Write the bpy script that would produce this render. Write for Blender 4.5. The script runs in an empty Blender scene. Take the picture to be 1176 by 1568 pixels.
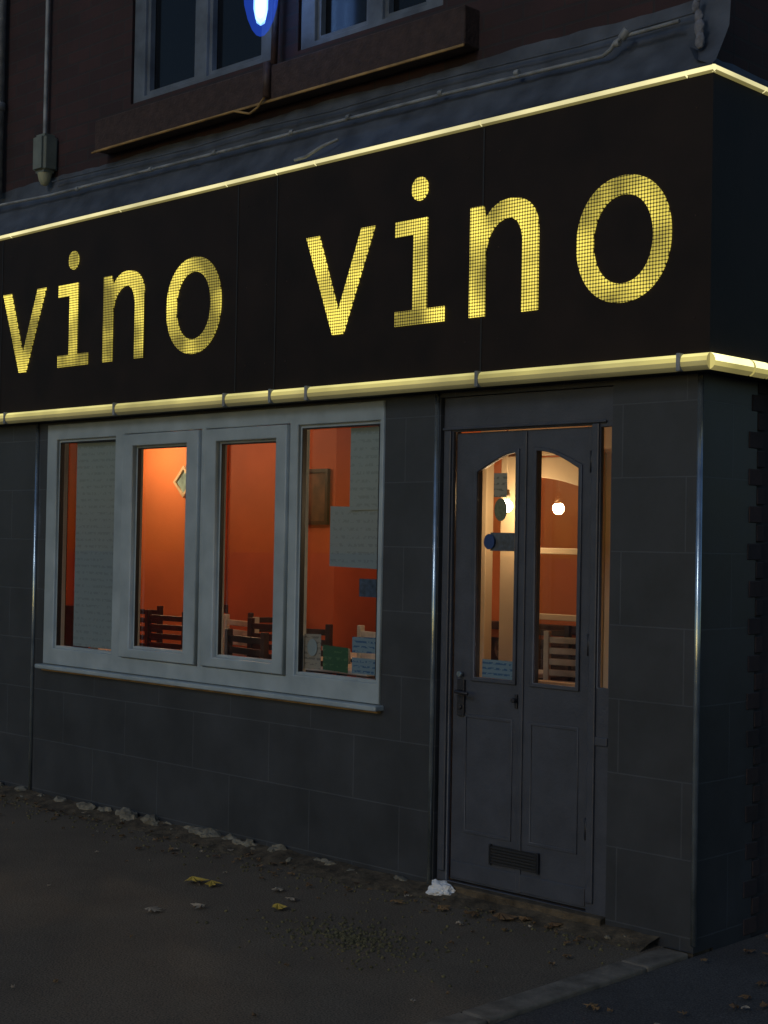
import bpy, bmesh, math, random
from mathutils import Vector, Matrix
random.seed(7)
sc=bpy.context.scene
# ------------------------------------------------------------------ helpers
def mat(name,base=(.5,.5,.5),rough=.6,metal=0,noise=0,nscale=20,bump=0,bscale=60,spec=.5,emis=None,estr=0,detail=4,dark=None):
    m=bpy.data.materials.new(name);m.use_nodes=True
    nt=m.node_tree;b=nt.nodes["Principled BSDF"]
    b.inputs["Base Color"].default_value=(*base,1);b.inputs["Roughness"].default_value=rough
    b.inputs["Metallic"].default_value=metal;b.inputs["Specular IOR Level"].default_value=spec
    if emis: b.inputs["Emission Color"].default_value=(*emis,1);b.inputs["Emission Strength"].default_value=estr
    g=nt.nodes.new("ShaderNodeNewGeometry")
    if noise:
        n=nt.nodes.new("ShaderNodeTexNoise");n.inputs["Scale"].default_value=nscale;n.inputs["Detail"].default_value=detail
        nt.links.new(g.outputs["Position"],n.inputs["Vector"])
        r=nt.nodes.new("ShaderNodeValToRGB")
        d=dark or tuple(c*(1-noise) for c in base); l=tuple(min(1,c*(1+noise)) for c in base)
        r.color_ramp.elements[0].position=.3;r.color_ramp.elements[1].position=.7
        r.color_ramp.elements[0].color=(*d,1);r.color_ramp.elements[1].color=(*l,1)
        nt.links.new(n.outputs["Fac"],r.inputs["Fac"]);nt.links.new(r.outputs["Color"],b.inputs["Base Color"])
    if bump:
        n2=nt.nodes.new("ShaderNodeTexNoise");n2.inputs["Scale"].default_value=bscale;n2.inputs["Detail"].default_value=5
        nt.links.new(g.outputs["Position"],n2.inputs["Vector"])
        bp=nt.nodes.new("ShaderNodeBump");bp.inputs["Strength"].default_value=bump;bp.inputs["Distance"].default_value=.01
        nt.links.new(n2.outputs["Fac"],bp.inputs["Height"]);nt.links.new(bp.outputs["Normal"],b.inputs["Normal"])
    return m
def wallcoord(nt):
    g=nt.nodes.new("ShaderNodeNewGeometry");s=nt.nodes.new("ShaderNodeSeparateXYZ");nt.links.new(g.outputs["Position"],s.inputs[0])
    a=nt.nodes.new("ShaderNodeMath");a.operation='ADD';nt.links.new(s.outputs[0],a.inputs[0]);nt.links.new(s.outputs[1],a.inputs[1])
    c=nt.nodes.new("ShaderNodeCombineXYZ");nt.links.new(a.outputs[0],c.inputs[0]);nt.links.new(s.outputs[2],c.inputs[1])
    return c,s,g
def brickmat(name,c1,c2,mort,w,h,ms,off,dx,dz,rough,bumpd,rn=.3,smooth=.1):
    m=bpy.data.materials.new(name);m.use_nodes=True;nt=m.node_tree;b=nt.nodes["Principled BSDF"]
    c,s,g=wallcoord(nt)
    mp=nt.nodes.new("ShaderNodeMapping");mp.inputs["Location"].default_value=(dx,dz,0);nt.links.new(c.outputs[0],mp.inputs[0])
    t=nt.nodes.new("ShaderNodeTexBrick");nt.links.new(mp.outputs[0],t.inputs["Vector"])
    t.inputs["Scale"].default_value=1;t.inputs["Brick Width"].default_value=w;t.inputs["Row Height"].default_value=h
    t.inputs["Mortar Size"].default_value=ms;t.inputs["Mortar Smooth"].default_value=smooth;t.offset=off
    t.inputs["Color1"].default_value=(*c1,1);t.inputs["Color2"].default_value=(*c2,1);t.inputs["Mortar"].default_value=(*mort,1)
    n=nt.nodes.new("ShaderNodeTexNoise");n.inputs["Scale"].default_value=3;n.inputs["Detail"].default_value=8;n.inputs["Roughness"].default_value=.7
    nt.links.new(g.outputs["Position"],n.inputs["Vector"])
    mx=nt.nodes.new("ShaderNodeMix");mx.data_type='RGBA';mx.blend_type='MULTIPLY';mx.inputs[0].default_value=1
    mr=nt.nodes.new("ShaderNodeMapRange");mr.inputs[1].default_value=.3;mr.inputs[2].default_value=.7;mr.inputs[3].default_value=1-rn;mr.inputs[4].default_value=1+rn
    nt.links.new(n.outputs["Fac"],mr.inputs[0]);nt.links.new(t.outputs["Color"],mx.inputs[6]);nt.links.new(mr.outputs[0],mx.inputs[7])
    nt.links.new(mx.outputs[2],b.inputs["Base Color"])
    n2=nt.nodes.new("ShaderNodeTexNoise");n2.inputs["Scale"].default_value=45;n2.inputs["Detail"].default_value=4
    nt.links.new(g.outputs["Position"],n2.inputs["Vector"])
    rr=nt.nodes.new("ShaderNodeMapRange");rr.inputs[3].default_value=rough-.12;rr.inputs[4].default_value=rough+.12;nt.links.new(n.outputs["Fac"],rr.inputs[0]);nt.links.new(rr.outputs[0],b.inputs["Roughness"])
    iv=nt.nodes.new("ShaderNodeMath");iv.operation='MULTIPLY_ADD';iv.inputs[1].default_value=-1;iv.inputs[2].default_value=1;nt.links.new(t.outputs["Fac"],iv.inputs[0])
    ad=nt.nodes.new("ShaderNodeMath");ad.operation='MULTIPLY_ADD';ad.inputs[1].default_value=.25;nt.links.new(n2.outputs["Fac"],ad.inputs[0]);nt.links.new(iv.outputs[0],ad.inputs[2])
    bp=nt.nodes.new("ShaderNodeBump");bp.inputs["Strength"].default_value=.6;bp.inputs["Distance"].default_value=bumpd
    nt.links.new(ad.outputs[0],bp.inputs["Height"]);nt.links.new(bp.outputs["Normal"],b.inputs["Normal"])
    return m
def obj(name,me,m=None,parent=None):
    o=bpy.data.objects.new(name,me);sc.collection.objects.link(o)
    if m: 
        if not isinstance(m,(list,tuple)): m=[m]
        for k in m: me.materials.append(k)
    if parent: o.parent=parent
    return o
def empty(name,loc=(0,0,0)):
    e=bpy.data.objects.new(name,None);sc.collection.objects.link(e);e.empty_display_size=.1
    return e
def addbox(bm,x0,x1,y0,y1,z0,z1,mi=0):
    v=[bm.verts.new(p) for p in [(x0,y0,z0),(x1,y0,z0),(x1,y1,z0),(x0,y1,z0),(x0,y0,z1),(x1,y0,z1),(x1,y1,z1),(x0,y1,z1)]]
    for f in [(0,1,5,4),(1,2,6,5),(2,3,7,6),(3,0,4,7),(4,5,6,7),(3,2,1,0)]:
        q=bm.faces.new([v[i] for i in f]);q.material_index=mi
    return v
def fin(bm,name,m,parent=None,bevel=0,smooth=False,seg=2):
    me=bpy.data.meshes.new(name);bm.normal_update();bm.to_mesh(me);bm.free()
    if smooth:
        for p in me.polygons:p.use_smooth=True
    o=obj(name,me,m,parent)
    if bevel:
        b=o.modifiers.new("b","BEVEL");b.width=bevel;b.segments=seg;b.limit_method='ANGLE'
    return o
def boxes(name,lst,m,parent=None,bevel=0):
    bm=bmesh.new()
    for b in lst: addbox(bm,*b)
    return fin(bm,name,m,parent,bevel)
def panes(name,lst,m,parent=None):
    bm=bmesh.new()
    for (x0,x1,y,z0,z1) in lst: bm.faces.new([bm.verts.new(q) for q in ((x0,y,z0),(x1,y,z0),(x1,y,z1),(x0,y,z1))])
    return fin(bm,name,m,parent)
def cyl(bm,p0,p1,r0,r1=None,seg=14,mi=0):
    r1=r0 if r1 is None else r1
    p0=Vector(p0);p1=Vector(p1);d=(p1-p0).normalized()
    a=d.cross(Vector((0,0,1)));a=Vector((1,0,0)) if a.length<1e-3 else a.normalized();b=d.cross(a)
    A=[];B=[]
    for i in range(seg):
        t=2*math.pi*i/seg;o=a*math.cos(t)+b*math.sin(t)
        A.append(bm.verts.new(p0+o*r0));B.append(bm.verts.new(p1+o*r1))
    for i in range(seg):
        j=(i+1)%seg;f=bm.faces.new([A[i],A[j],B[j],B[i]]);f.smooth=True;f.material_index=mi
    f=bm.faces.new(A[::-1]);f.material_index=mi;f=bm.faces.new(B);f.material_index=mi
def tube(name,pts,r,m,parent=None,seg=12):
    cu=bpy.data.curves.new(name,'CURVE');cu.dimensions='3D';cu.bevel_depth=r;cu.bevel_resolution=4
    s=cu.splines.new('POLY');s.points.add(len(pts)-1)
    for i,p in enumerate(pts): s.points[i].co=(*p,1)
    cu.use_fill_caps=True
    return curve2mesh(cu,name,m,parent)
def curve2mesh(cu,name,m,parent,mtx=None):
    t=bpy.data.objects.new("tmp",cu);sc.collection.objects.link(t)
    bpy.context.view_layer.update()
    me=bpy.data.meshes.new_from_object(t.evaluated_get(bpy.context.evaluated_depsgraph_get()))
    bpy.data.objects.remove(t);me.materials.clear()
    if mtx: me.transform(mtx)
    me.name=name
    return obj(name,me,m,parent)
XZ=Matrix(((1,0,0,0),(0,0,-1,0),(0,1,0,0),(0,0,0,1))) # (x,y,z)->(x,-z,y)
def shape(name,loops,y0,y1,m,parent=None,bevel=0):
    """extruded outline in the x-z plane with holes, occupying y0..y1"""
    cu=bpy.data.curves.new(name,'CURVE');cu.dimensions='2D';cu.fill_mode='BOTH';cu.extrude=abs(y1-y0)/2-bevel;cu.bevel_depth=bevel;cu.bevel_resolution=1;cu.offset=-bevel
    for lp in loops:
        s=cu.splines.new('POLY');s.points.add(len(lp)-1)
        for i,p in enumerate(lp): s.points[i].co=(p[0],p[1],0,1)
        s.use_cyclic_u=True
    return curve2mesh(cu,name,m,parent,Matrix.Translation((0,(y0+y1)/2,0))@XZ)
def rect(x0,x1,z0,z1): return [(x0,z0),(x1,z0),(x1,z1),(x0,z1)]
def flatshape(name,lp,y,m,parent=None):
    bm=bmesh.new();bm.faces.new([bm.verts.new((x,y,z)) for x,z in lp]);return fin(bm,name,m,parent)
def gridwall(name,x0,x1,z0,z1,y0,y1,holes,m,parent,axis='x'):
    xs=sorted({x0,x1,*[h[0] for h in holes],*[h[1] for h in holes]});zs=sorted({z0,z1,*[h[2] for h in holes],*[h[3] for h in holes]})
    nx,nz=len(xs)-1,len(zs)-1
    def solid(i,j):
        if i<0 or j<0 or i>=nx or j>=nz:return False
        cx=(xs[i]+xs[i+1])/2;cz=(zs[j]+zs[j+1])/2
        return not any(h[0]<cx<h[1] and h[2]<cz<h[3] for h in holes)
    bm=bmesh.new()
    def F(*p):
        bm.faces.new([bm.verts.new(q if axis=='x' else (q[1],q[0],q[2])) for q in p])
    for i in range(nx):
        for j in range(nz):
            if not solid(i,j):continue
            a,b,c,d=xs[i],xs[i+1],zs[j],zs[j+1]
            F((a,y0,c),(b,y0,c),(b,y0,d),(a,y0,d));F((b,y1,c),(a,y1,c),(a,y1,d),(b,y1,d))
            if not solid(i-1,j):F((a,y1,c),(a,y0,c),(a,y0,d),(a,y1,d))
            if not solid(i+1,j):F((b,y0,c),(b,y1,c),(b,y1,d),(b,y0,d))
            if not solid(i,j-1):F((a,y1,c),(b,y1,c),(b,y0,c),(a,y0,c))
            if not solid(i,j+1):F((a,y0,d),(b,y0,d),(b,y1,d),(a,y1,d))
    bmesh.ops.remove_doubles(bm,verts=bm.verts,dist=1e-5);bmesh.ops.recalc_face_normals(bm,faces=bm.faces)
    return fin(bm,name,m,parent)
# ------------------------------------------------------------------ materials
TILE=brickmat("grey_cladding_tile",(.038,.042,.050),(.033,.037,.044),(.062,.070,.082),.6,.295,.0026,.5,.06,-.055,.42,.0015,.28)
BRICK=brickmat("red_brick",(.040,.019,.021),(.026,.014,.017),(.024,.021,.024),.225,.075,.006,.5,0,0,.85,.004,.35)
SIDEB=brickmat("side_brick",(.040,.025,.024),(.022,.017,.020),(.03,.028,.03),.225,.075,.006,.5,.03,0,.85,.006,.5)
FASC=mat("black_fascia_panel",(.0135,.0080,.0060),.55,noise=.3,nscale=5,bump=.05,bscale=30,spec=.22)
PVC=mat("white_upvc",(.33,.39,.42),.38,noise=.10,nscale=6,dark=(.26,.315,.345))
PVCD=mat("weathered_upvc",(.10,.125,.16),.5,noise=.35,nscale=8)
DOORP=mat("grey_door_paint",(.056,.062,.080),.4,noise=.15,nscale=12,bump=.12,bscale=90)
DOORD=mat("dark_door_trim",(.018,.02,.026),.5)
STEEL=mat("stainless_trim",(.48,.56,.62),.24,metal=.85,noise=.35,nscale=7)
LEAD=mat("lead_flashing",(.058,.070,.092),.55,noise=.4,nscale=7,bump=.5,bscale=14)
STONE=mat("brown_sill_stone",(.040,.024,.022),.8,noise=.35,nscale=18,bump=.5,bscale=60)
COND=mat("conduit_grey",(.22,.24,.26),.5,noise=.4,nscale=12)
CABLE_LIT_EDGE=mat("tan_cable_and_lit_edge",(.32,.20,.07),.6,noise=.4,nscale=9)  # cables and sealant, also the lit look painted on the sill arris
BLK=mat("black_rubber",(.01,.01,.011),.5)
ORANGE=mat("orange_plaster",(.74,.21,.065),.75,noise=.08,nscale=2.5,bump=.15,bscale=40)
REDW=mat("terracotta_plaster",(.60,.135,.045),.75,noise=.1,nscale=3)
CREAM=mat("cream_gloss_paint",(.66,.50,.32),.4,noise=.06,nscale=5)
CEIL=mat("ceiling_plaster",(.55,.40,.28),.8,noise=.06,nscale=4)
WOODD=mat("dark_wood",(.05,.022,.014),.4,noise=.4,nscale=15)
WOODL=mat("pale_wood",(.66,.58,.48),.45,noise=.2,nscale=15)
WTOP=mat("white_table_top",(.75,.70,.62),.4,noise=.06,nscale=10)
FLOORI=mat("interior_floor",(.12,.06,.035),.4,noise=.3,nscale=6)
PAPER=mat("paper",(.26,.30,.32),.7,noise=.07,nscale=5)
def papertext(name,col,ink,rows,density=.5):
    m=bpy.data.materials.new(name);m.use_nodes=True;nt=m.node_tree;b=nt.nodes["Principled BSDF"];b.inputs["Roughness"].default_value=.6
    g=nt.nodes.new("ShaderNodeNewGeometry");mp=nt.nodes.new("ShaderNodeMapping");mp.inputs["Scale"].default_value=(55,55,rows)
    nt.links.new(g.outputs["Position"],mp.inputs[0])
    n=nt.nodes.new("ShaderNodeTexNoise");n.inputs["Scale"].default_value=1;n.inputs["Detail"].default_value=1;nt.links.new(mp.outputs[0],n.inputs[0])
    s=nt.nodes.new("ShaderNodeSeparateXYZ");nt.links.new(g.outputs["Position"],s.inputs[0])
    w=nt.nodes.new("ShaderNodeMath");w.operation='MULTIPLY';w.inputs[1].default_value=rows*3;nt.links.new(s.outputs[2],w.inputs[0])
    si=nt.nodes.new("ShaderNodeMath");si.operation='SINE';nt.links.new(w.outputs[0],si.inputs[0])
    gt=nt.nodes.new("ShaderNodeMath");gt.operation='GREATER_THAN';gt.inputs[1].default_value=.35;nt.links.new(si.outputs[0],gt.inputs[0])
    g2=nt.nodes.new("ShaderNodeMath");g2.operation='GREATER_THAN';g2.inputs[1].default_value=density;nt.links.new(n.outputs[0],g2.inputs[0])
    mu=nt.nodes.new("ShaderNodeMath");mu.operation='MULTIPLY';nt.links.new(gt.outputs[0],mu.inputs[0]);nt.links.new(g2.outputs[0],mu.inputs[1])
    mx=nt.nodes.new("ShaderNodeMix");mx.data_type='RGBA';mx.inputs[6].default_value=(*col,1);mx.inputs[7].default_value=(*ink,1)
    nt.links.new(mu.outputs[0],mx.inputs[0]);nt.links.new(mx.outputs[2],b.inputs["Base Color"])
    return m
PTXT=papertext("printed_paper",(.225,.262,.280),(.180,.213,.232),55)
PGREEN=papertext("green_notice_print",(.02,.075,.03),(.06,.12,.05),60,.55)
PBLUE=papertext("blue_sticker_print",(.16,.23,.29),(.03,.09,.20),90,.48)
PCREAM=papertext("cream_notice_print",(.28,.24,.20),(.15,.13,.11),80,.5)
# glass: single sheet, Schlick reflection on both sides
def glassmat(name,tint=(.93,.96,.95)):
    m=bpy.data.materials.new(name);m.use_nodes=True;nt=m.node_tree;nt.nodes.clear()
    o=nt.nodes.new("ShaderNodeOutputMaterial");mx=nt.nodes.new("ShaderNodeMixShader");t=nt.nodes.new("ShaderNodeBsdfTransparent");gl=nt.nodes.new("ShaderNodeBsdfGlossy")
    t.inputs[0].default_value=(*tint,1);gl.inputs["Roughness"].default_value=.015
    g=nt.nodes.new("ShaderNodeNewGeometry");dt=nt.nodes.new("ShaderNodeVectorMath");dt.operation='DOT_PRODUCT'
    nt.links.new(g.outputs["Incoming"],dt.inputs[0]);nt.links.new(g.outputs["Normal"],dt.inputs[1])
    prev=dt.outputs["Value"]
    for op,v in (('ABSOLUTE',None),('SUBTRACT','pre'),('POWER',5),('MULTIPLY',.92),('ADD',.075)):
        k=nt.nodes.new("ShaderNodeMath");k.operation=op
        if v=='pre': k.inputs[0].default_value=1;nt.links.new(prev,k.inputs[1])
        else:
            nt.links.new(prev,k.inputs[0])
            if v is not None:k.inputs[1].default_value=v
        prev=k.outputs[0]
    nt.links.new(prev,mx.inputs[0]);nt.links.new(t.outputs[0],mx.inputs[1]);nt.links.new(gl.outputs[0],mx.inputs[2]);nt.links.new(mx.outputs[0],o.inputs[0])
    return m
GLASS=glassmat("window_glass")
DGLASS=mat("dark_upper_glass",(.006,.008,.011),.12,spec=.35)
# emissive sign letters: lit perforations
def lettermat():
    m=bpy.data.materials.new("led_letter_face");m.use_nodes=True;nt=m.node_tree;b=nt.nodes["Principled BSDF"]
    g=nt.nodes.new("ShaderNodeNewGeometry");s=nt.nodes.new("ShaderNodeSeparateXYZ");nt.links.new(g.outputs["Position"],s.inputs[0])
    P=.0142;fac=[]
    for k in (0,2):
        a=nt.nodes.new("ShaderNodeMath");a.operation='PINGPONG';a.inputs[1].default_value=P/2;nt.links.new(s.outputs[k],a.inputs[0])
        d=nt.nodes.new("ShaderNodeMath");d.operation='SUBTRACT';d.inputs[0].default_value=P/2;nt.links.new(a.outputs[0],d.inputs[1])
        e=nt.nodes.new("ShaderNodeMath");e.operation='POWER';e.inputs[1].default_value=3;nt.links.new(d.outputs[0],e.inputs[0]);fac.append(e)
    su=nt.nodes.new("ShaderNodeMath");su.operation='ADD';nt.links.new(fac[0].outputs[0],su.inputs[0]);nt.links.new(fac[1].outputs[0],su.inputs[1])
    rt=nt.nodes.new("ShaderNodeMath");rt.operation='POWER';rt.inputs[1].default_value=1/3;nt.links.new(su.outputs[0],rt.inputs[0])
    mu=nt.nodes.new("ShaderNodeMapRange");mu.inputs[1].default_value=P*.32;mu.inputs[2].default_value=P*.48;mu.inputs[3].default_value=1;mu.inputs[4].default_value=.02;nt.links.new(rt.outputs[0],mu.inputs[0])
    n=nt.nodes.new("ShaderNodeTexNoise");n.inputs["Scale"].default_value=3.4;n.inputs["Detail"].default_value=2;nt.links.new(g.outputs["Position"],n.inputs["Vector"])
    mr=nt.nodes.new("ShaderNodeMapRange");mr.inputs[1].default_value=.36;mr.inputs[2].default_value=.66;mr.inputs[3].default_value=.42;mr.inputs[4].default_value=1.9;nt.links.new(n.outputs[0],mr.inputs[0])
    ml=nt.nodes.new("ShaderNodeMath");ml.operation='MULTIPLY';nt.links.new(mu.outputs[0],ml.inputs[0]);nt.links.new(mr.outputs[0],ml.inputs[1])
    b.inputs["Base Color"].default_value=(.02,.016,.008,1);b.inputs["Roughness"].default_value=.5
    b.inputs["Emission Color"].default_value=(.82,.66,.10,1);nt.links.new(ml.outputs[0],b.inputs["Emission Strength"])
    return m
LET=lettermat()
def ledmat(name,col,lo,hi):
    m=bpy.data.materials.new(name);m.use_nodes=True;nt=m.node_tree;b=nt.nodes["Principled BSDF"]
    b.inputs["Base Color"].default_value=(.25,.23,.14,1);b.inputs["Emission Color"].default_value=(*col,1)
    g=nt.nodes.new("ShaderNodeNewGeometry");mp=nt.nodes.new("ShaderNodeMapping");mp.inputs["Scale"].default_value=(1.2,1.2,0);nt.links.new(g.outputs["Position"],mp.inputs[0])
    n=nt.nodes.new("ShaderNodeTexNoise");n.inputs["Scale"].default_value=1.3;n.inputs["Detail"].default_value=3;nt.links.new(mp.outputs[0],n.inputs[0])
    mr=nt.nodes.new("ShaderNodeMapRange");mr.inputs[1].default_value=.35;mr.inputs[2].default_value=.65;mr.inputs[3].default_value=lo;mr.inputs[4].default_value=hi
    nt.links.new(n.outputs[0],mr.inputs[0]);nt.links.new(mr.outputs[0],b.inputs["Emission Strength"])
    return m
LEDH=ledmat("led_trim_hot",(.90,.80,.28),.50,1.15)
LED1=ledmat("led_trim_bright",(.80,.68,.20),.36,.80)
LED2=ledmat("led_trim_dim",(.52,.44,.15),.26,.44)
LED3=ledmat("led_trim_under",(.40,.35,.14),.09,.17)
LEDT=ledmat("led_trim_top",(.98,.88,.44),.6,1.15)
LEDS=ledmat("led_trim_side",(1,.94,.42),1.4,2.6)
# ------------------------------------------------------------------ ground
def asphalt(name,c1,c2,moss=None):
    m=bpy.data.materials.new(name);m.use_nodes=True;nt=m.node_tree;b=nt.nodes["Principled BSDF"];b.inputs["Roughness"].default_value=.8
    g=nt.nodes.new("ShaderNodeNewGeometry")
    n=nt.nodes.new("ShaderNodeTexNoise");n.inputs["Scale"].default_value=2.2;n.inputs["Detail"].default_value=9;n.inputs["Roughness"].default_value=.72
    n2=nt.nodes.new("ShaderNodeTexNoise");n2.inputs["Scale"].default_value=150;n2.inputs["Detail"].default_value=2
    v=nt.nodes.new("ShaderNodeTexVoronoi");v.inputs["Scale"].default_value=120
    for q in (n,n2,v): nt.links.new(g.outputs["Position"],q.inputs["Vector"])
    r=nt.nodes.new("ShaderNodeValToRGB");r.color_ramp.elements[0].position=.32;r.color_ramp.elements[1].position=.68
    r.color_ramp.elements[0].color=(*c1,1);r.color_ramp.elements[1].color=(*c2,1);nt.links.new(n.outputs[0],r.inputs[0])
    mr=nt.nodes.new("ShaderNodeMapRange");mr.inputs[1].default_value=.3;mr.inputs[2].default_value=.72;mr.inputs[3].default_value=.40;mr.inputs[4].default_value=1.9;nt.links.new(n2.outputs[0],mr.inputs[0])
    mx=nt.nodes.new("ShaderNodeMix");mx.data_type='RGBA';mx.blend_type='MULTIPLY';mx.inputs[0].default_value=1
    nt.links.new(r.outputs[0],mx.inputs[6]);nt.links.new(mr.outputs[0],mx.inputs[7])
    nt.links.new(mx.outputs[2],b.inputs["Base Color"])
    bp=nt.nodes.new("ShaderNodeBump");bp.inputs["Strength"].default_value=.4;bp.inputs["Distance"].default_value=.003
    nt.links.new(v.outputs["Distance"],bp.inputs["Height"]);nt.links.new(bp.outputs[0],b.inputs["Normal"])
    return m
PAVE=asphalt("pavement_asphalt",(.108,.082,.056),(.150,.118,.082))
ROADM=asphalt("road_asphalt",(.045,.045,.045),(.06,.06,.06))
ALLEY=asphalt("alley_asphalt",(.048,.043,.040),(.076,.068,.062))
KERB=mat("concrete_kerb",(.18,.15,.115),.85,noise=.4,nscale=12,bump=.4,bscale=60)
DIRT=mat("dirt_strip",(.085,.064,.040),.95,noise=.6,nscale=16,bump=.8,bscale=50)
boxes("ground",[(-150,150,-150,150,-.6,-.16)],ROADM)
boxes("pavement",[(-30,-.13,-3.0,0.0,-.2,0.0)],PAVE)
boxes("alley_pavement",[(0.0,2.6,-3.0,9,-.2,-.012)],ALLEY)
kb=[]
y=-3.0
while y<-.02:
    y1=min(y+.9,-.02);kb.append((-.126,-.004,y+.003,y1-.003,-.19,.006));y=y1
boxes("edging_kerb",kb,KERB,bevel=.008)
kb=[]
x=-30
while x<2.6: kb.append((x+.004,min(x+.9,2.6)-.004,-3.13,-3.004,-.19,.004));x+=.9
boxes("road_kerb",kb,KERB,bevel=.012)
bm=bmesh.new();N=90
prev=None
for i in range(N+1):
    x=-7.0+i*(6.85/N)
    w=.10+.07*random.random()+(.05 if x<-1.5 else 0)
    row=[bm.verts.new((x,-.002,.03+.012*random.random())),bm.verts.new((x,-w*.5,.014+.014*random.random())),bm.verts.new((x,-w,-.004))]
    if prev:
        for k in range(2): bm.faces.new([prev[k],prev[k+1],row[k+1],row[k]])
    prev=row
fin(bm,"dirt_verge",DIRT,smooth=True)
# ------------------------------------------------------------------ building
B=empty("corner_restaurant_building")
WX0,WX1,WZ0,WZ1=-4.47,-1.69,.80,2.205
D0,D1,DZ=-1.345,-.41,2.20
gridwall("tiled_wall",-9,0.0,.055,2.24,0,.14,[(WX0,WX1,WZ0,WZ1),(D0,D1,.0,DZ)],TILE,B)
boxes("plinth",[(-9,D0,.012,.13,-.1,.055),(D1,-.008,.012,.13,-.1,.055)],DIRT,B)
boxes("side_tiled_wall",[(-.14,-.0,.14,.42,-.1,2.24)],TILE,B)
lst=[(-.2,-.006,.42,7,-.2,2.24)]
k=0;z=.0
tb=[]
while z<2.2:
    if k%2==0: tb.append((-.05,.004,.385-.03*random.random(),.46,z+.004,z+.071))
    else: tb.append((-.05,.003,.425,.48,z+.004,z+.071))
    z+=.075;k+=1
boxes("side_brick_wall",lst,SIDEB,B);boxes("toothed_bricks",tb,SIDEB,B,.004)
def Lprism(name,p,z0,z1,m,xs=-9,ye=7,inner=.0,bev=.0,y_in=.0):
    bm=bmesh.new()
    pts=[(xs,-p),(p,-p),(p,ye),(-.02,ye),(-.02,y_in+.02),(xs,y_in+.02)]
    a=[bm.verts.new((x,y,z0)) for x,y in pts];b=[bm.verts.new((x,y,z1)) for x,y in pts]
    n=len(pts)
    for i in range(n): bm.faces.new([a[i],a[(i+1)%n],b[(i+1)%n],b[i]])
    bm.faces.new(a[::-1]);bm.faces.new(b)
    return fin(bm,name,m,B,bev)
Lprism("fascia_box",.10,2.27,3.345,FASC)
js=[(x-.004,x+.004,-.1025,-.099,2.29,3.335) for x in (-6.1,-4.86,-2.655,-2.36,-1.03)]
js+=[(.099,.1025,y-.004,y+.004,2.29,3.335) for y in (1.2,2.4,3.6)]
boxes("fascia_panel_joints",js,BLK,B)
sw=[]
for x in (-6.0,-4.95,-4.75,-2.72,-2.58,-2.43,-2.28,-1.12,-.94,.03):
    for z in (2.42,2.81,3.22): sw.append((x-.003,x+.003,-.1025,-.0995,z-.003,z+.003))
boxes("fascia_screws",sw,STONE,B,.001)
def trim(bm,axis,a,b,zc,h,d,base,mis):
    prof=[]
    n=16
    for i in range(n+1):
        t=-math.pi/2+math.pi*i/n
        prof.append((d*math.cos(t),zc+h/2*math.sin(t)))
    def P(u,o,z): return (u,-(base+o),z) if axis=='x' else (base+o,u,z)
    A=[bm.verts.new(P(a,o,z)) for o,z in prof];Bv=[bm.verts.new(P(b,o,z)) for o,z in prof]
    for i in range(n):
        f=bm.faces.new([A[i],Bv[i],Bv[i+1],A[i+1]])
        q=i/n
        f.material_index=mis[3] if q<.30 else mis[2] if q<.50 else mis[1] if q<.68 else mis[0];f.smooth=True  # emission bands paint the trim's lit top and darker underside
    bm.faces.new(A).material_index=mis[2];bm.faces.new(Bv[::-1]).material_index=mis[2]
bm=bmesh.new()
xs=[-9,-7.2,-5.9,-4.76,-3.65,-2.71,-2.36,-2.10,-1.03,-.02,.112]
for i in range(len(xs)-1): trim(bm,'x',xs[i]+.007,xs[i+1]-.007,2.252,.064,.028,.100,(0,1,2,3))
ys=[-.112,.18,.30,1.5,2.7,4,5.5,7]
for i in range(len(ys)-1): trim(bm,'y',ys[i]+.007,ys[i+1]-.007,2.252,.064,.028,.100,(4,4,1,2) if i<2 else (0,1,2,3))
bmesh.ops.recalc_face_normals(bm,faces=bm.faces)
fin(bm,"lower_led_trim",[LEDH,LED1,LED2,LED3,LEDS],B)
boxes("lower_trim_back",[(-9,.1,-.1,-.02,2.222,2.268),(.02,.1,-.019,7,2.222,2.268)],BLK,B)
bm=bmesh.new()
for xx in xs[1:-1]: addbox(bm,xx-.009,xx+.009,-.132,-.1,2.218,2.287)
fin(bm,"trim_joint_clips",COND,B,.003)
bm=bmesh.new()
xs2=[-9,-7.2,-5.9,-4.76,-3.65,-2.74,-2.36,-2.08,-1.04,-.01,.112]
for i in range(len(xs2)-1): trim(bm,'x',xs2[i]+.004,xs2[i+1]-.004,3.356,.030,.022,.098,(0,0,0,1))
ys2=[-.112,.25,1.5,2.7,4,5.5,7]
for i in range(len(ys2)-1): trim(bm,'y',ys2[i]+.004,ys2[i+1]-.004,3.356,.030,.022,.098,(0,0,0,1))
bmesh.ops.recalc_face_normals(bm,faces=bm.faces)
fin(bm,"upper_led_trim",[LEDT,LED2],B)
UW=[(-3.80,-2.58,4.0,5.7),(-2.40,-1.42,4.0,5.7)]
gridwall("upper_brick_wall",-9,-.03,3.30,7.2,.05,.25,UW,BRICK,B)
boxes("upper_side_wall",[(-.25,-.03,.251,7,3.30,7.2)],BRICK,B)
boxes("upper_floor_and_roof",[(-9,-.04,.26,6.9,3.32,3.36),(-9.1,.1,-.1,7,7.2,7.35)],LEAD,B)
boxes("end_walls",[(-9,-.2,6.8,7,-.1,7.2),(-9.2,-9,-.0,7,-.1,7.2)],BRICK,B)
boxes("upper_room_backing",[(-4.2,-1.2,.9,.95,3.6,6)],BLK,B)
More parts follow.
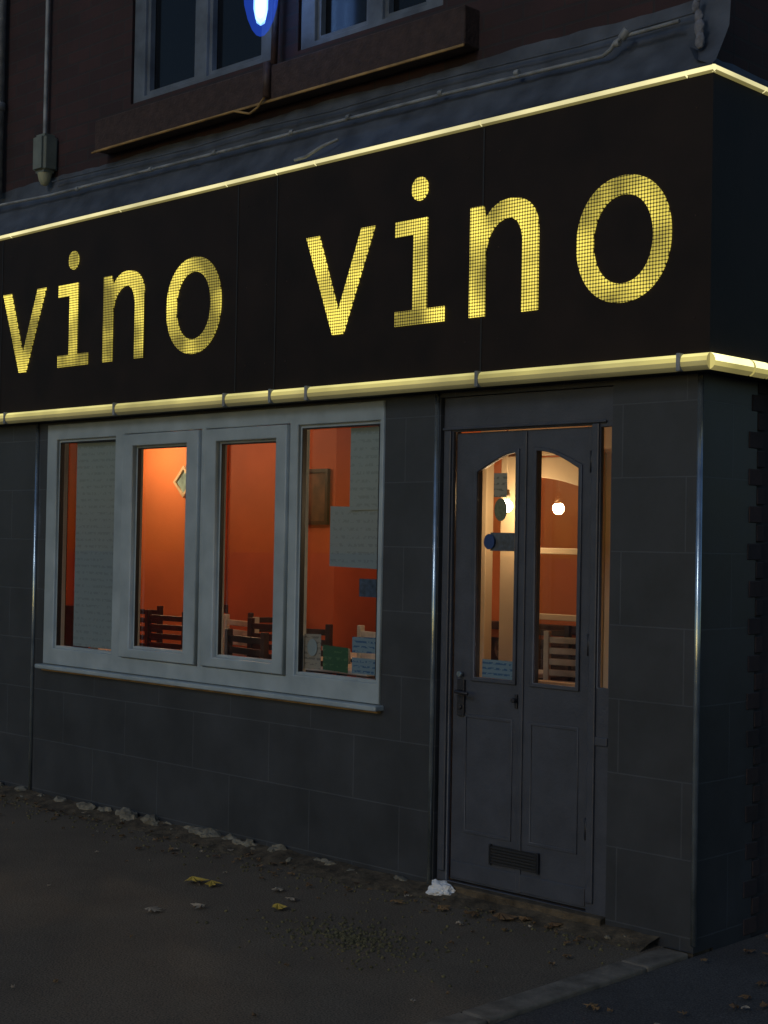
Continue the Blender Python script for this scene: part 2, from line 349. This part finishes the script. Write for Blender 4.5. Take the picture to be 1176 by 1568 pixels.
def flash(name,axis,a,b,n,prof):
    bm=bmesh.new();prev=None
    for i in range(n+1):
        u=a+(b-a)*i/n
        row=[]
        for j,(o,z) in enumerate(prof):
            dz=(.005*math.sin(u*5.1)+.004*random.uniform(-1,1)) if j==len(prof)-1 else .003*random.uniform(-1,1)
            oo=o+(.005*random.uniform(-1,1) if 0<j<len(prof)-1 else 0)
            row.append(bm.verts.new((u,-oo,z+dz) if axis=='x' else (oo,u,z+dz)))
        if prev:
            for k in range(len(row)-1): bm.faces.new([prev[k],row[k],row[k+1],prev[k+1]]).smooth=True
        prev=row
    bmesh.ops.recalc_face_normals(bm,faces=bm.faces)
    return fin(bm,name,LEAD,B)
flash("lead_flashing","x",-9,.085,150,[(.098,3.374),(.06,3.40),(.03,3.45),(.0,3.50),(-.03,3.56),(-.042,3.66),(-.046,3.70)])
flash("lead_flashing_side","y",-.08,7,90,[(.095,3.372),(.04,3.40),(.0,3.42),(-.022,3.47)])
boxes("stone_sill_band",[(-4.0,-1.20,-.05,.06,3.745,3.925)],STONE,B,.008)
boxes("sill_lit_arris",[(-4.0,-1.20,-.056,-.046,3.737,3.750)],CABLE_LIT_EDGE,B,.003)  # tan strip paints LED light catching the sill's lower arris
def uwin(x0,x1,mull):
    shape("upper_window_frame",[rect(x0,x1,3.94,5.7),rect(x0+.10,mull-.05,4.03,5.6),rect(mull+.05,x1-.10,4.03,5.6)],.06,.14,PVCD,B,.004)
    boxes("upper_window_glass",[(x0+.05,x1-.05,.115,.125,3.98,5.66)],DGLASS,B)
    for a,b in ((x0+.10,mull-.05),(mull+.05,x1-.10)):
        shape("upper_window_bead",[rect(a,b,4.03,5.6),rect(a+.025,b-.025,4.055,5.575)],.08,.112,PVCD,B)
uwin(-3.79,-2.59,-3.19);uwin(-2.39,-1.43,-1.87)
# ---- shop window
YF0,YF1=-.012,.07
shape("window_outer_frame",[rect(WX0,WX1,WZ0,WZ1),rect(-4.37,-3.79,.895,2.115),rect(-3.70,-3.025,.885,2.125),rect(-2.985,-2.335,.885,2.125),rect(-2.275,-1.715,.895,2.115)],YF0,YF1,PVC,B,.005)
def sash(x0,x1,z0,z1,g):
    shape("casement_sash",[rect(x0,x1,z0,z1),rect(g[0],g[1],g[2],g[3])],-.030,.05,PVC,B,.006)
    shape("casement_bead",[rect(g[0]-.001,g[1]+.001,g[2]-.001,g[3]+.001),rect(g[0]+.014,g[1]-.014,g[2]+.014,g[3]-.014)],.0,.03,PVC,B,.003)
    boxes("glazing_gasket",[(g[0]+.012,g[0]+.018,-.0,.02,g[2]+.012,g[3]-.012),(g[1]-.018,g[1]-.012,0,.02,g[2]+.012,g[3]-.012),(g[0]+.018,g[1]-.018,0,.02,g[3]-.018,g[3]-.012)],BLK,B)
sash(-3.695,-3.03,.89,2.12,(-3.605,-3.13,.94,2.055))
sash(-2.98,-2.34,.89,2.12,(-2.885,-2.42,.94,2.055))
for a,b in ((-4.37,-3.79),(-2.275,-1.715)):
    shape("fixed_light_bead",[rect(a-.001,b+.001,.894,2.116),rect(a+.015,b-.015,.91,2.10)],.006,.04,PVC,B,.003)
    boxes("glazing_gasket",[(a+.013,a+.019,.004,.03,.91,2.10),(b-.019,b-.013,.004,.03,.91,2.10),(a+.019,b-.019,.004,.03,2.094,2.10)],BLK,B)
panes("window_glass_panes",[(-4.36,-3.80,.036,.9,2.11),(-3.60,-3.135,.022,.945,2.05),(-2.88,-2.425,.022,.945,2.05),(-2.27,-1.72,.036,.9,2.11)],GLASS,B)
boxes("window_sill",[(-4.49,-1.67,-.055,.02,.772,.797)],PVC,B,.006)
boxes("sill_sealant",[(-4.47,-1.69,-.02,0,.76,.7715)],CABLE_LIT_EDGE,B)
bm=bmesh.new()
for (x,y,r) in ((-1.362,-.006,.011),(-4.585,-.006,.011),(.0,-.0,.012)): cyl(bm,(x,y,.03),(x,y,2.222),r,seg=24)
fin(bm,"stainless_edge_strips",STEEL,B)
# ---- door
shape("door_surround",[rect(D0+.002,D1-.002,.03,DZ),rect(-1.285,-.525,.06,2.045),rect(-.482,-.430,.975,2.035)],.02,.045,DOORP,B,.004)
boxes("door_threshold",[(-1.34,-.415,-.03,.13,-.05,.058)],DIRT,B,.006)
boxes("door_head_moulding",[(-1.34,-.45,.006,.019,2.052,2.064),(-.52,-.485,.008,.019,.10,2.05),(-1.33,-1.292,.008,.019,.10,2.05)],DOORP,B,.004)
boxes("lower_side_panel",[(-.50,-.425,.012,.019,.74,.775),(-.515,-.50,.012,.019,.12,.775)],DOORP,B,.004)
panes("sidelight_glass",[(-.483,-.429,.034,.97,2.04)],GLASS,B)
def arch(x0,x1,z0,za,zb,left):
    pts=[(x0,z0),(x1,z0)]
    n=12
    top=[]
    for i in range(n+1):
        t=i/n
        if left: zz=za+(zb-za)*math.sin(t*math.pi/2)**1.15; xx=x0+(x1-x0)*t
        else: zz=zb+(za-zb)*(1-math.cos(t*math.pi/2))**1.0; xx=x0+(x1-x0)*t
        top.append((xx,zz))
    return pts+top[::-1]
def off(lp,d):
    xs_=[p[0] for p in lp];w=max(xs_)-min(xs_);zs_=[p[1] for p in lp];h=max(zs_)-min(zs_);c0=(max(xs_)+min(xs_))/2;z0=(max(zs_)+min(zs_))/2
    return [(c0+(p[0]-c0)*(w-2*d)/w,z0+(p[1]-z0)*(h-2*d)/h) for p in lp]
aL=arch(-1.165,-.925,.955,1.875,1.955,True);aR=arch(-.835,-.590,.955,1.88,1.96,False)
shape("door_leaf_left",[rect(-1.28,-.892,.065,2.04),aL],.04,.085,DOORP,B,.003)
shape("door_leaf_right",[rect(-.888,-.53,.065,2.04),aR],.04,.085,DOORP,B,.003)
for a in (aL,aR):
    shape("door_glazing_bead",[off(a,-.006),off(a,.012)],.030,.045,DOORP,B,.003)
flatshape("door_glass",aL,.062,GLASS,B);flatshape("door_glass",aR,.062,GLASS,B)
boxes("door_meeting_cover",[(-.902,-.878,.032,.0395,.07,2.035)],DOORP,B,.003)
for a,b in ((-1.21,-.935),(-.845,-.585)):
    shape("door_panel_moulding",[rect(a,b,.28,.80),rect(a+.014,b-.014,.294,.786)],.035,.040,DOORP,B,.002)
boxes("door_kick_rail",[(-1.27,-.90,.033,.039,.075,.15),(-.882,-.54,.033,.039,.075,.15)],DOORP,B,.003)
sl=[(-1.04,-.78,.022,.030,.175+.013*i,.182+.013*i) for i in range(6)]
boxes("vent_grille",sl+[(-1.045,-1.035,.022,.034,.168,.255),(-.785,-.775,.022,.034,.168,.255)],DOORD,B)
boxes("vent_backing",[(-1.035,-.785,.0285,.0298,.172,.252)],BLK,B)
bm=bmesh.new()
addbox(bm,-1.245,-1.205,.026,.0395,.79,.95);cyl(bm,(-1.225,.026,.90),(-1.225,-.01,.90),.008);cyl(bm,(-1.225,-.01,.90),(-1.15,-.01,.895),.008,.007)
cyl(bm,(-1.225,.027,.83),(-1.225,.018,.83),.010)
addbox(bm,-.922,-.908,.03,.0395,.85,.91);cyl(bm,(-.915,.03,.885),(-.915,.005,.885),.010)
fin(bm,"door_handles",mat("aged_metal",(.05,.05,.06),.4,metal=.6),B,.002)
bm=bmesh.new();cyl(bm,(-1.225,.027,.975),(-1.225,.012,.975),.012,seg=18)
fin(bm,"door_lock_barrel",STEEL,B)
bm=bmesh.new()
for z in (.35,1.1,1.85): cyl(bm,(-.527,.02,z),(-.527,.02,z+.09),.007)
fin(bm,"door_hinges",DOORD,B)
# ---- interior shell
boxes("interior_floor",[(-9,-.2,.141,6.7,-.05,.06)],FLOORI,B)
boxes("interior_ceiling",[(-9,-.2,.145,6.7,2.50,2.54)],CEIL,B)
boxes("interior_back_wall",[(-9,-.2,2.6,2.7,.06,2.5)],ORANGE,B)
boxes("interior_dado",[(-8.9,-.45,2.58,2.598,.06,.90),(-8.9,-.45,2.565,2.598,.90,.94)],WOODD,B)
boxes("interior_left_wall",[(-9,-8.9,.15,2.6,.06,2.5)],ORANGE,B)
boxes("interior_right_wall",[(-.40,-.30,.145,2.6,.06,2.5)],CREAM,B)
boxes("interior_wall_lining",[(-9,WX0-.04,.1405,.15,.06,2.5),(WX1+.02,D0-.02,.1405,.15,.06,2.5),(-9,-.4,.1405,.15,2.24,2.5)],REDW,B)
boxes("interior_chimney_breast",[(-7.35,-5.93,2.30,2.59,.06,2.49)],ORANGE,B)
boxes("interior_pier",[(-5.25,-4.15,2.05,2.59,.06,2.49)],REDW,B)
boxes("interior_bench_rail",[(-6.3,-5.3,2.50,2.57,.98,1.04),(-4.1,-2.1,2.50,2.57,1.0,1.05)],WOODD,B,.005)
ID=empty("inner_lobby_door");
boxes("jambs",[(-1.955,-1.905,.98,1.04,.06,2.0),(-1.80,-1.66,.97,1.05,.06,2.0),(-1.24,-1.16,.97,1.05,.06,2.0),(-1.955,-.41,.985,1.035,2.0,2.5)],CREAM,ID,.004)
boxes("side_infill",[(-1.155,-.41,.99,1.03,.06,1.999)],CREAM,ID)
shape("leaf",[rect(-1.655,-1.245,.08,1.99),rect(-1.60,-1.31,.25,.82),rect(-1.60,-1.31,.87,1.175),rect(-1.60,-1.31,1.205,1.505),arch(-1.60,-1.31,1.535,1.84,1.89,False)],.99,1.03,CREAM,ID,.003)
boxes("bottom_panel",[(-1.61,-1.30,1.005,1.015,.24,.83)],CREAM,ID)
panes("leaf_glass",[(-1.605,-1.305,1.01,.86,1.88)],GLASS,ID)
# ------------------------------------------------------------------ sign letters
S=empty("vino_vino_sign")
def arc(cx,cz,rx,rz,a0,a1,n=14,e=1):
    o=[]
    for i in range(n+1):
        t=math.radians(a0+(a1-a0)*i/n);c,s=math.cos(t),math.sin(t)
        o.append((cx+rx*math.copysign(abs(c)**e,c),cz+rz*math.copysign(abs(s)**e,s)))
    return o
def word(dx,tag):
    T=lambda lp:[(x+dx,z) for x,z in lp]
    y0,y1=-.106,-.1005
    shape("letter_v_"+tag,[T([(-2.140,3.0),(-1.950,2.52),(-1.875,2.52),(-1.678,3.0),(-1.766,3.0),(-1.912,2.632),(-2.050,3.0)])],y0,y1,LET,S)
    shape("letter_i_"+tag,[T([(-1.547,2.995),(-1.547,2.925),(-1.434,2.925),(-1.434,2.588),(-1.542,2.588),(-1.542,2.522),(-1.243,2.522),(-1.243,2.588),(-1.348,2.588),(-1.348,2.995)])],y0,y1,LET,S)
    shape("letter_i_dot_"+tag,[T(arc(-1.40,3.128,.050,.053,0,345,23))],y0,y1,LET,S)
    outer=arc(-.880,2.850,.158,.158,70,0,10,.85)
    n=[(-1.098,2.522),(-1.098,2.998),(-1.022,2.998),(-1.014,2.94),(-.975,2.980),(-.93,3.003),(-.88,3.010)]+outer+[(-.722,2.522),(-.808,2.522),(-.808,2.82),(-.815,2.868),(-.834,2.904),(-.863,2.924),(-.90,2.928),(-.935,2.916),(-.967,2.893),(-.993,2.856),(-1.007,2.81),(-1.010,2.76),(-1.010,2.522)]
    shape("letter_n_"+tag,[T(n)],y0,y1,LET,S)
    shape("letter_o_"+tag,[T(arc(-.30,2.762,.226,.252,0,354,59,.94)),T(arc(-.30,2.762,.142,.176,0,354,59,.94))],y0,y1,LET,S)
word(0,"a");word(-2.70,"b");word(-5.40,"c")
# ------------------------------------------------------------------ services on the upper wall
L=empty("blue_wall_lamp")
lx,ly,lz=-2.457,-.15,4.24
bm=bmesh.new()
prof=[(.0,-.205),(.022,-.195),(.042,-.17),(.064,-.12),(.082,-.05),(.090,.04),(.088,.12),(.07,.18),(.05,.2)]
def lathe(bm,c,prof,seg=24):
    rings=[]
    for r,z in prof:
        rings.append([bm.verts.new((c[0]+max(r,.0005)*math.cos(2*math.pi*i/seg),c[1]+max(r,.0005)*math.sin(2*math.pi*i/seg),c[2]+z)) for i in range(seg)])
    for a,b in zip(rings,rings[1:]):
        for i in range(seg):
            f=bm.faces.new([a[i],a[(i+1)%seg],b[(i+1)%seg],b[i]]);f.smooth=True
def glowmat(name,col,s,tint=(1,1,1)):
    m=bpy.data.materials.new(name);m.use_nodes=True;nt=m.node_tree;nt.nodes.clear()
    o=nt.nodes.new("ShaderNodeOutputMaterial");a=nt.nodes.new("ShaderNodeAddShader");t=nt.nodes.new("ShaderNodeBsdfTransparent");e=nt.nodes.new("ShaderNodeEmission")
    t.inputs[0].default_value=(*tint,1);e.inputs[0].default_value=(*col,1);e.inputs[1].default_value=s
    nt.links.new(t.outputs[0],a.inputs[0]);nt.links.new(e.outputs[0],a.inputs[1]);nt.links.new(a.outputs[0],o.inputs[0]);return m
lathe(bm,(lx,ly,lz),prof);fin(bm,"blue_glass_shade",glowmat("blue_glass",(.03,.10,.70),.22,(.6,.75,1)),L)
bm=bmesh.new()
for k,(ox,r_) in enumerate(((-.034,.030),(.006,.036),(.044,.024))):
    lathe(bm,(lx+ox,ly-ox*.9,lz),[(0,-.135-.012*(k==1)),(r_*.7,-.12),(r_,-.07),(r_,.12),(.0,.16)])
fin(bm,"bulb_tubes",glowmat("cool_bulb",(.42,.66,1),.85),L)
bm=bmesh.new();cyl(bm,(lx,ly,lz+.19),(lx,ly,lz+.26),.06,.045);cyl(bm,(lx,ly,lz+.25),(lx,.06,lz+.30),.018);cyl(bm,(lx,.05,lz+.30),(lx,.04,lz+.30),.05)
cyl(bm,(-2.50,-.02,3.93),(-2.48,-.02,4.60),.018);cyl(bm,(-2.50,-.065,3.76),(-2.50,-.065,3.935),.02)
fin(bm,"bracket",mat("rusty_brown_metal",(.06,.035,.03),.6,noise=.4,nscale=20),L)
CB=empty("wall_conduit")
tube("main_run",[(-5.2,-.02,3.60),(-4.5,-.018,3.575),(-3,-.02,3.565),(-1.385,-.02,3.56),(-.47,-.02,3.545),(-.43,-.025,3.56),(-.41,-.025,3.585),(-.37,-.025,3.60),(-.1,-.03,3.60)],.0085,COND,CB)
tube("thin_cable",[(-4.5,.0,3.66),(-3.2,.0,3.635),(-2.6,.0,3.645),(-2.1,.0,3.63),(-1.4,.0,3.64),(-.6,.0,3.62),(-.05,.0,3.63)],.004,LEAD,CB)
bm=bmesh.new()
for x in (-4.2,-3.5,-2.95,-2.35,-1.95,-1.36,-.92,-.40): cyl(bm,(x-.012,-.022,3.568 if x<-.5 else 3.58),(x+.012,-.022,3.568 if x<-.5 else 3.58),.014)
cyl(bm,(-.37,-.035,3.59),(-.34,-.035,3.62),.018)
fin(bm,"clips",COND,CB,.002)
tube("sill_cable",[(-4.0,-.065,3.735),(-2.75,-.066,3.738),(-2.62,-.07,3.70),(-2.56,-.07,3.72),(-2.50,-.07,3.77)],.006,CABLE_LIT_EDGE,CB)
tube("trim_cable",[(-2.25,-.09,3.40),(-2.15,-.11,3.395),(-2.05,-.10,3.43),(-1.98,-.06,3.46)],.008,COND,CB)
bm=bmesh.new()
for (x,y,z,s) in ((.03,-.04,3.50,.020),(.02,-.03,3.55,.022),(.01,-.02,3.60,.018),(-.01,-.01,3.65,.016),(.0,-.01,3.68,.012)):
    r=bmesh.ops.create_icosphere(bm,subdivisions=3,radius=s,matrix=Matrix.Translation((x-.03,y,z))@Matrix.Diagonal((1,.6,1.7,1)))
    for v in r["verts"]: v.co+=Vector([random.uniform(-.12,.12)*s for _ in range(3)])
fin(bm,"corner_sealant_lump",mat("pale_sealant",(.15,.16,.19),.8,noise=.4,nscale=30),CB,smooth=True)
DPX=empty("alarm_box")
bm=bmesh.new();addbox(bm,-4.64,-4.51,-.06,.05,3.72,3.95)
bmesh.ops.bevel(bm,geom=bm.edges[:],offset=.02,segments=3,affect='EDGES')
fin(bm,"housing",mat("grey_green_plastic",(.15,.175,.155),.5,noise=.2,nscale=10),DPX)
bm=bmesh.new();lathe(bm,(-4.575,-.005,3.70),[(.0,-.055),(.02,-.05),(.035,-.02),(.045,.02)],16);fin(bm,"sounder_lens",mat("pale_lens",(.36,.37,.26),.4),DPX)  # lens is a paler, yellower tone than the housing
tube("feed_cable",[(-4.62,.02,7.0),(-4.62,.02,3.94)],.013,COND,DPX)
dp=empty("downpipe")
bm=bmesh.new();cyl(bm,(-5.12,.0,3.66),(-5.12,.0,7.1),.034,seg=20)
for z in (4.2,5.6): cyl(bm,(-5.12,0,z),(-5.12,0,z+.05),.042,seg=20)
fin(bm,"pipe",COND,dp)
# ------------------------------------------------------------------ notices on glass
def notice(name,x0,x1,z0,z1,m,y=.046,t=.0012,tilt=0):
    """thin sheet, slightly bowed and out of square"""
    bm=bmesh.new();n=6;prev=None
    for i in range(n+1):
        u=i/n;x=x0+(x1-x0)*u;b_=.004*math.sin(u*math.pi)
        row=[bm.verts.new((x,y+b_,z0+tilt*(u-.5))),bm.verts.new((x,y+b_,z1+tilt*(u-.5)))]
        if prev: bm.faces.new([prev[0],row[0],row[1],prev[1]])
        prev=row
    return fin(bm,name,m,None,smooth=True)
notice("window_blind_sheet",-4.245,-3.865,.915,2.105,PTXT)
notice("paper_menu",-1.965,-1.735,1.70,2.094,PTXT,tilt=.004)
notice("paper_menu",-2.105,-1.735,1.425,1.715,PTXT,.054,tilt=-.008)
notice("window_notice",-2.265,-2.145,.925,1.095,PCREAM,tilt=.004)
notice("window_notice",-2.13,-1.955,.925,1.045,PGREEN,tilt=-.006)
notice("window_sticker",-1.93,-1.745,1.025,1.10,PBLUE,tilt=.005)
notice("window_sticker",-1.93,-1.745,.925,1.0,PBLUE)
notice("window_sticker",-1.89,-1.745,1.29,1.375,mat("navy_sticker",(.04,.06,.10),.5,noise=.5,nscale=40))
def disc(name,x,z,rx,rz,m,y):
    return shape(name,[arc(x,z,rx,rz,0,345,23)],y,y+.0012,m)
disc("round_sticker",-2.205,1.03,.035,.042,PAPER,.0435)
notice("door_sticker",-1.085,-1.01,1.755,1.86,PCREAM,.066)
disc("round_sticker",-1.045,1.70,.036,.050,mat("green_sticker",(.10,.13,.09),.5,noise=.4,nscale=60),.066)
notice("open_sign",-1.10,-.965,1.52,1.60,mat("blue_sign_plate",(.04,.07,.12),.4,noise=.4,nscale=50),.066)
disc("round_sticker",-1.10,1.56,.03,.034,mat("blue_dot",(.02,.05,.16),.4),.056)
notice("door_sticker",-1.135,-.95,.965,1.045,PBLUE,.066)
# ------------------------------------------------------------------ furniture
def chair(x,y,ang,m):
    e=empty("ladderback_chair")
    bm=bmesh.new()
    for sx in (-.18,.18):
        addbox(bm,sx-.017,sx+.017,.16,.195,0,1.0);addbox(bm,sx-.017,sx+.017,-.19,-.155,0,.44)
    for i in range(7): addbox(bm,-.165,.165,.168,.186,.56+i*.062,.56+i*.062+.036)
    addbox(bm,-.163,.163,.17,.19,.2,.23);addbox(bm,-.163,.163,-.185,-.165,.2,.23)
    fin(bm,"frame",m,e,.004)
    bm=bmesh.new();addbox(bm,-.21,.21,-.21,.158,.441,.475);fin(bm,"seat",WOODD,e,.012)
    e.location=(x,y,.06);e.rotation_euler=(0,0,ang);return e
def table(x,y,m=None):
    e=empty("dining_table")
    bm=bmesh.new();addbox(bm,-.36,.36,-.34,.34,.72,.75);fin(bm,"top",m or WOODL,e,.008)
    bm=bmesh.new();cyl(bm,(0,0,.03),(0,0,.72),.035);cyl(bm,(0,0,0),(0,0,.03),.24,.22);fin(bm,"pedestal",BLK,e)
    bm=bmesh.new();lathe(bm,(.12,.05,.75),[(.03,.0),(.004,.006),(.004,.07),(.02,.09),(.032,.12),(.028,.17)],16);fin(bm,"wine_glass",GLASS,e)
    bm=bmesh.new();cyl(bm,(-.1,-.05,.75),(-.1,-.05,.84),.025,.022);fin(bm,"candle_pot",PAPER,e)
    e.location=(x,y,.06)
for (x,y,a,m) in ((-4.95,1.1,.1,WOODD),(-4.28,1.15,-.15,WOODL),(-3.82,1.05,.1,WOODD),(-3.40,.95,.15,WOODD),(-3.0,.50,3.0,WOODD),(-2.95,1.05,-.2,WOODL),(-3.45,2.2,.1,WOODL),(-4.3,1.75,1.2,WOODD),(-1.95,1.7,.2,WOODL),(-2.6,2.2,.1,WOODD),(-5.75,1.5,.1,WOODD)): chair(x,y,a,m)
for (x,y) in ((-4.8,.7),(-3.75,.6)): table(x,y)
table(-3.75,1.75,WTOP);table(-2.6,1.75,WTOP)
table(-3.25,1.45,WTOP)
PF=empty("picture_frame")
shape("frame",[rect(-4.54,-4.20,1.66,2.04),rect(-4.515,-4.225,1.685,2.015)],2.02,2.045,WOODD,PF)
boxes("picture",[(-4.52,-4.22,2.036,2.043,1.68,2.02)],mat("dark_print",(.16,.07,.035),.6,noise=.6,nscale=9),PF)
PF2=empty("diamond_picture")
c=(-6.09,1.99);hw=.125;hi=.095
shape("frame",[[(c[0],c[1]-hw),(c[0]+hw,c[1]),(c[0],c[1]+hw),(c[0]-hw,c[1])],[(c[0],c[1]-hi),(c[0]+hi,c[1]),(c[0],c[1]+hi),(c[0]-hi,c[1])]],2.27,2.298,CREAM,PF2)
shape("print",[[(c[0],c[1]-hi),(c[0]+hi,c[1]),(c[0],c[1]+hi),(c[0]-hi,c[1])]],2.285,2.295,mat("teal_print",(.22,.34,.34),.5,noise=.5,nscale=14),PF2)
def lamp(name,x,y,z,pw,r=.03,top=2.5,s=9):
    e=empty(name)
    bm=bmesh.new();bmesh.ops.create_uvsphere(bm,u_segments=20,v_segments=12,radius=r,matrix=Matrix.Translation((x,y,z)))
    fin(bm,"bulb",glowmat("warm_bulb",(1,.78,.48),s),e,smooth=True)
    bm=bmesh.new();cyl(bm,(x,y,z+r*.9),(x,y,top),.005);cyl(bm,(x,y,z+r*.85),(x,y,z+r+.05),.02,.014);cyl(bm,(x,y,top-.02),(x,y,top),.05);fin(bm,"flex_and_rose",CREAM,e)
    ld=bpy.data.lights.new(name,'POINT');ld.energy=pw;ld.color=(1,.70,.40);ld.shadow_soft_size=r
    lo=bpy.data.objects.new("light",ld);sc.collection.objects.link(lo);lo.location=(x,y,z);lo.parent=e
lamp("pendant_lamp",-6.30,1.85,2.28,17)
lamp("pendant_lamp",-4.9,1.2,2.3,9)
lamp("pendant_lamp",-2.9,1.7,2.25,8)
lamp("lobby_lamp",-1.62,.80,1.74,5.5,.032,s=16)
# ------------------------------------------------------------------ litter
RUB=mat("broken_render_stone",(.17,.155,.12),.9,noise=.5,nscale=25,bump=.6,bscale=70)
bm=bmesh.new()
for i in range(95):
    x=random.uniform(-6,-1.5) if i<88 else random.uniform(-1.5,-.2)
    s=random.choice([.012,.016,.02,.028,.036]) if x<-1.5 else .012
    if random.random()<.14 and x<-1.7: s=.045
    y=-random.uniform(.0,.05) if s>.018 else -random.uniform(.01,.10)
    M=Matrix.Translation((x,y,s*.3+.012))@Matrix.Diagonal((random.uniform(1,2.0),random.uniform(.6,1),random.uniform(.6,.95),1))
    r=bmesh.ops.create_icosphere(bm,subdivisions=2,radius=s,matrix=M)
    for v in r["verts"]: v.co+=Vector([random.uniform(-.22,.22)*s for _ in range(3)])
fin(bm,"rubble",RUB)
LEAFM=mat("dead_leaf",(.15,.088,.036),.7,noise=.6,nscale=9,dark=(.05,.026,.014))
LEAFY=mat("yellow_leaf",(.46,.32,.05),.6,noise=.3,nscale=30)
LEAFP=mat("pale_leaf",(.30,.25,.19),.7,noise=.3,nscale=30)
bm=bmesh.new()
def leaf(x,y,s,mi,z=.008):
    a=random.uniform(0,6.28);n=10;vs=[]
    c=bm.verts.new((x,y,z+.012*s/.05));tl=random.uniform(-.3,.3)
    for i in range(n*2):
        t=2*math.pi*i/(n*2);r=s*(1.0 if i%2==0 else .62)*(1.0+.55*math.cos(t))*random.uniform(.75,1.1)*.6
        px,py=r*math.cos(t),r*.8*math.sin(t)
        vs.append(bm.verts.new((x+px*math.cos(a)-py*math.sin(a),y+px*math.sin(a)+py*math.cos(a),z+random.uniform(0,.012)+max(0,tl*px)*.5)))
    for i in range(len(vs)):
        f=bm.faces.new([c,vs[i],vs[(i+1)%len(vs)]]);f.material_index=mi
for (x,y,s,mi) in ((-2.18,-.69,.10,1),(-2.08,-.66,.075,1),(-1.87,-1.16,.07,2),(-1.78,-.96,.06,2),(-1.57,-.72,.07,1),(-1.79,-.53,.06,2),(-.83,-.15,.09,0),(-.72,-.12,.08,0),(-1.62,-.60,.055,2),(-.93,-.2,.07,0),(-1.3,-.3,.06,0),(-.6,-.1,.07,0),(-1.1,-.22,.06,0)): leaf(x,y,s,mi)
for i in range(210):
    x=random.uniform(-6,-.2);y=-abs(random.gauss(0,.2))-.05;leaf(x,y,random.uniform(.012,.038),random.choice([0,0,0,0,0,0,0,2]),.006)
for i in range(40):
    leaf(random.uniform(-4,-.2),random.uniform(-2.4,-.3),random.uniform(.010,.022),random.choice([0,0,0,0,2]),.004)
for i in range(80):
    leaf(random.uniform(.03,1.2),random.uniform(-1.8,.9),random.uniform(.02,.05),random.choice([0,0,0,0,2]),-.004)
fin(bm,"fallen_leaves",[LEAFM,LEAFY,LEAFP])
bm=bmesh.new()
for i in range(700):
    a=random.uniform(0,6.28);r=abs(random.gauss(0,.18));x=-1.02+r*1.5*math.cos(a);y=-.82+r*math.sin(a)*.9
    s=random.uniform(.003,.008)
    bmesh.ops.create_icosphere(bm,subdivisions=1,radius=s,matrix=Matrix.Translation((x,y,s*.3)))
for i in range(700):
    x=random.uniform(-5.5,-.15);y=-abs(random.gauss(0,.16))-.04
    s=random.uniform(.003,.008)
    bmesh.ops.create_icosphere(bm,subdivisions=1,radius=s,matrix=Matrix.Translation((x,y,s*.3)))
fin(bm,"moss_and_grit",mat("moss_grit",(.11,.095,.045),.9,noise=.6,nscale=40))
bm=bmesh.new()
r=bmesh.ops.create_icosphere(bm,subdivisions=4,radius=.045,matrix=Matrix.Translation((-1.25,-.05,.032))@Matrix.Diagonal((1.5,.8,.75,1)))
from mathutils import noise as NZ
for v in r["verts"]:
    d=NZ.noise(v.co*38)+.5*NZ.noise(v.co*90);c0=Vector((-1.25,-.05,.032));v.co=c0+(v.co-c0)*(1+.55*d);v.co.z=max(v.co.z,.003)
fin(bm,"crumpled_tissue",mat("white_tissue",(.75,.76,.78),.8))
# ------------------------------------------------------------------ world, sun, camera
w=bpy.data.worlds.new("World");sc.world=w;w.use_nodes=True;nt=w.node_tree
bg=nt.nodes["Background"];sky=nt.nodes.new("ShaderNodeTexSky");sky.sky_type='NISHITA';sky.sun_disc=False
EL=math.radians(28);dirv=Vector((.12,-1,0)).normalized()
sky.sun_elevation=math.radians(4);sky.sun_rotation=math.atan2(dirv.x,dirv.y)
tn=nt.nodes.new("ShaderNodeMix");tn.data_type='RGBA';tn.blend_type='MULTIPLY';tn.inputs[0].default_value=1;tn.inputs[7].default_value=(.62,.84,1.30,1)
nt.links.new(sky.outputs[0],tn.inputs[6]);nt.links.new(tn.outputs[2],bg.inputs[0]);bg.inputs[1].default_value=.095
sd=bpy.data.lights.new("sun","SUN");sd.energy=.40;sd.angle=math.radians(14);sd.color=(.86,.92,1)
so=bpy.data.objects.new("sun",sd);sc.collection.objects.link(so)
src=Vector((dirv.x*math.cos(EL),dirv.y*math.cos(EL),math.sin(EL)));so.rotation_euler=src.to_track_quat('Z','Y').to_euler()
f=2300.;r=.018;p=46/2300.
Rv=Vector((.7157,.6984,0)).normalized();Fv=Vector((-Rv.y,Rv.x,0));Z=Vector((0,0,1))
F2=Fv*math.cos(p)+Z*math.sin(p);U=Z*math.cos(p)-Fv*math.sin(p)
R3=Rv*math.cos(r)+U*math.sin(r);U3=U*math.cos(r)-Rv*math.sin(r)
cd=bpy.data.cameras.new("camera");cd.sensor_fit='VERTICAL';cd.sensor_height=36;cd.sensor_width=36;cd.lens=36*f/1568;cd.clip_end=500
co=bpy.data.objects.new("camera",cd);sc.collection.objects.link(co)
M=Matrix.Identity(4)
for i in range(3): M[i][0]=R3[i];M[i][1]=U3[i];M[i][2]=-F2[i];M[i][3]=(3.16,-4.97,1.55)[i]
co.matrix_world=M;sc.camera=co
sc.view_settings.view_transform='Standard';sc.view_settings.look='None';sc.view_settings.exposure=0
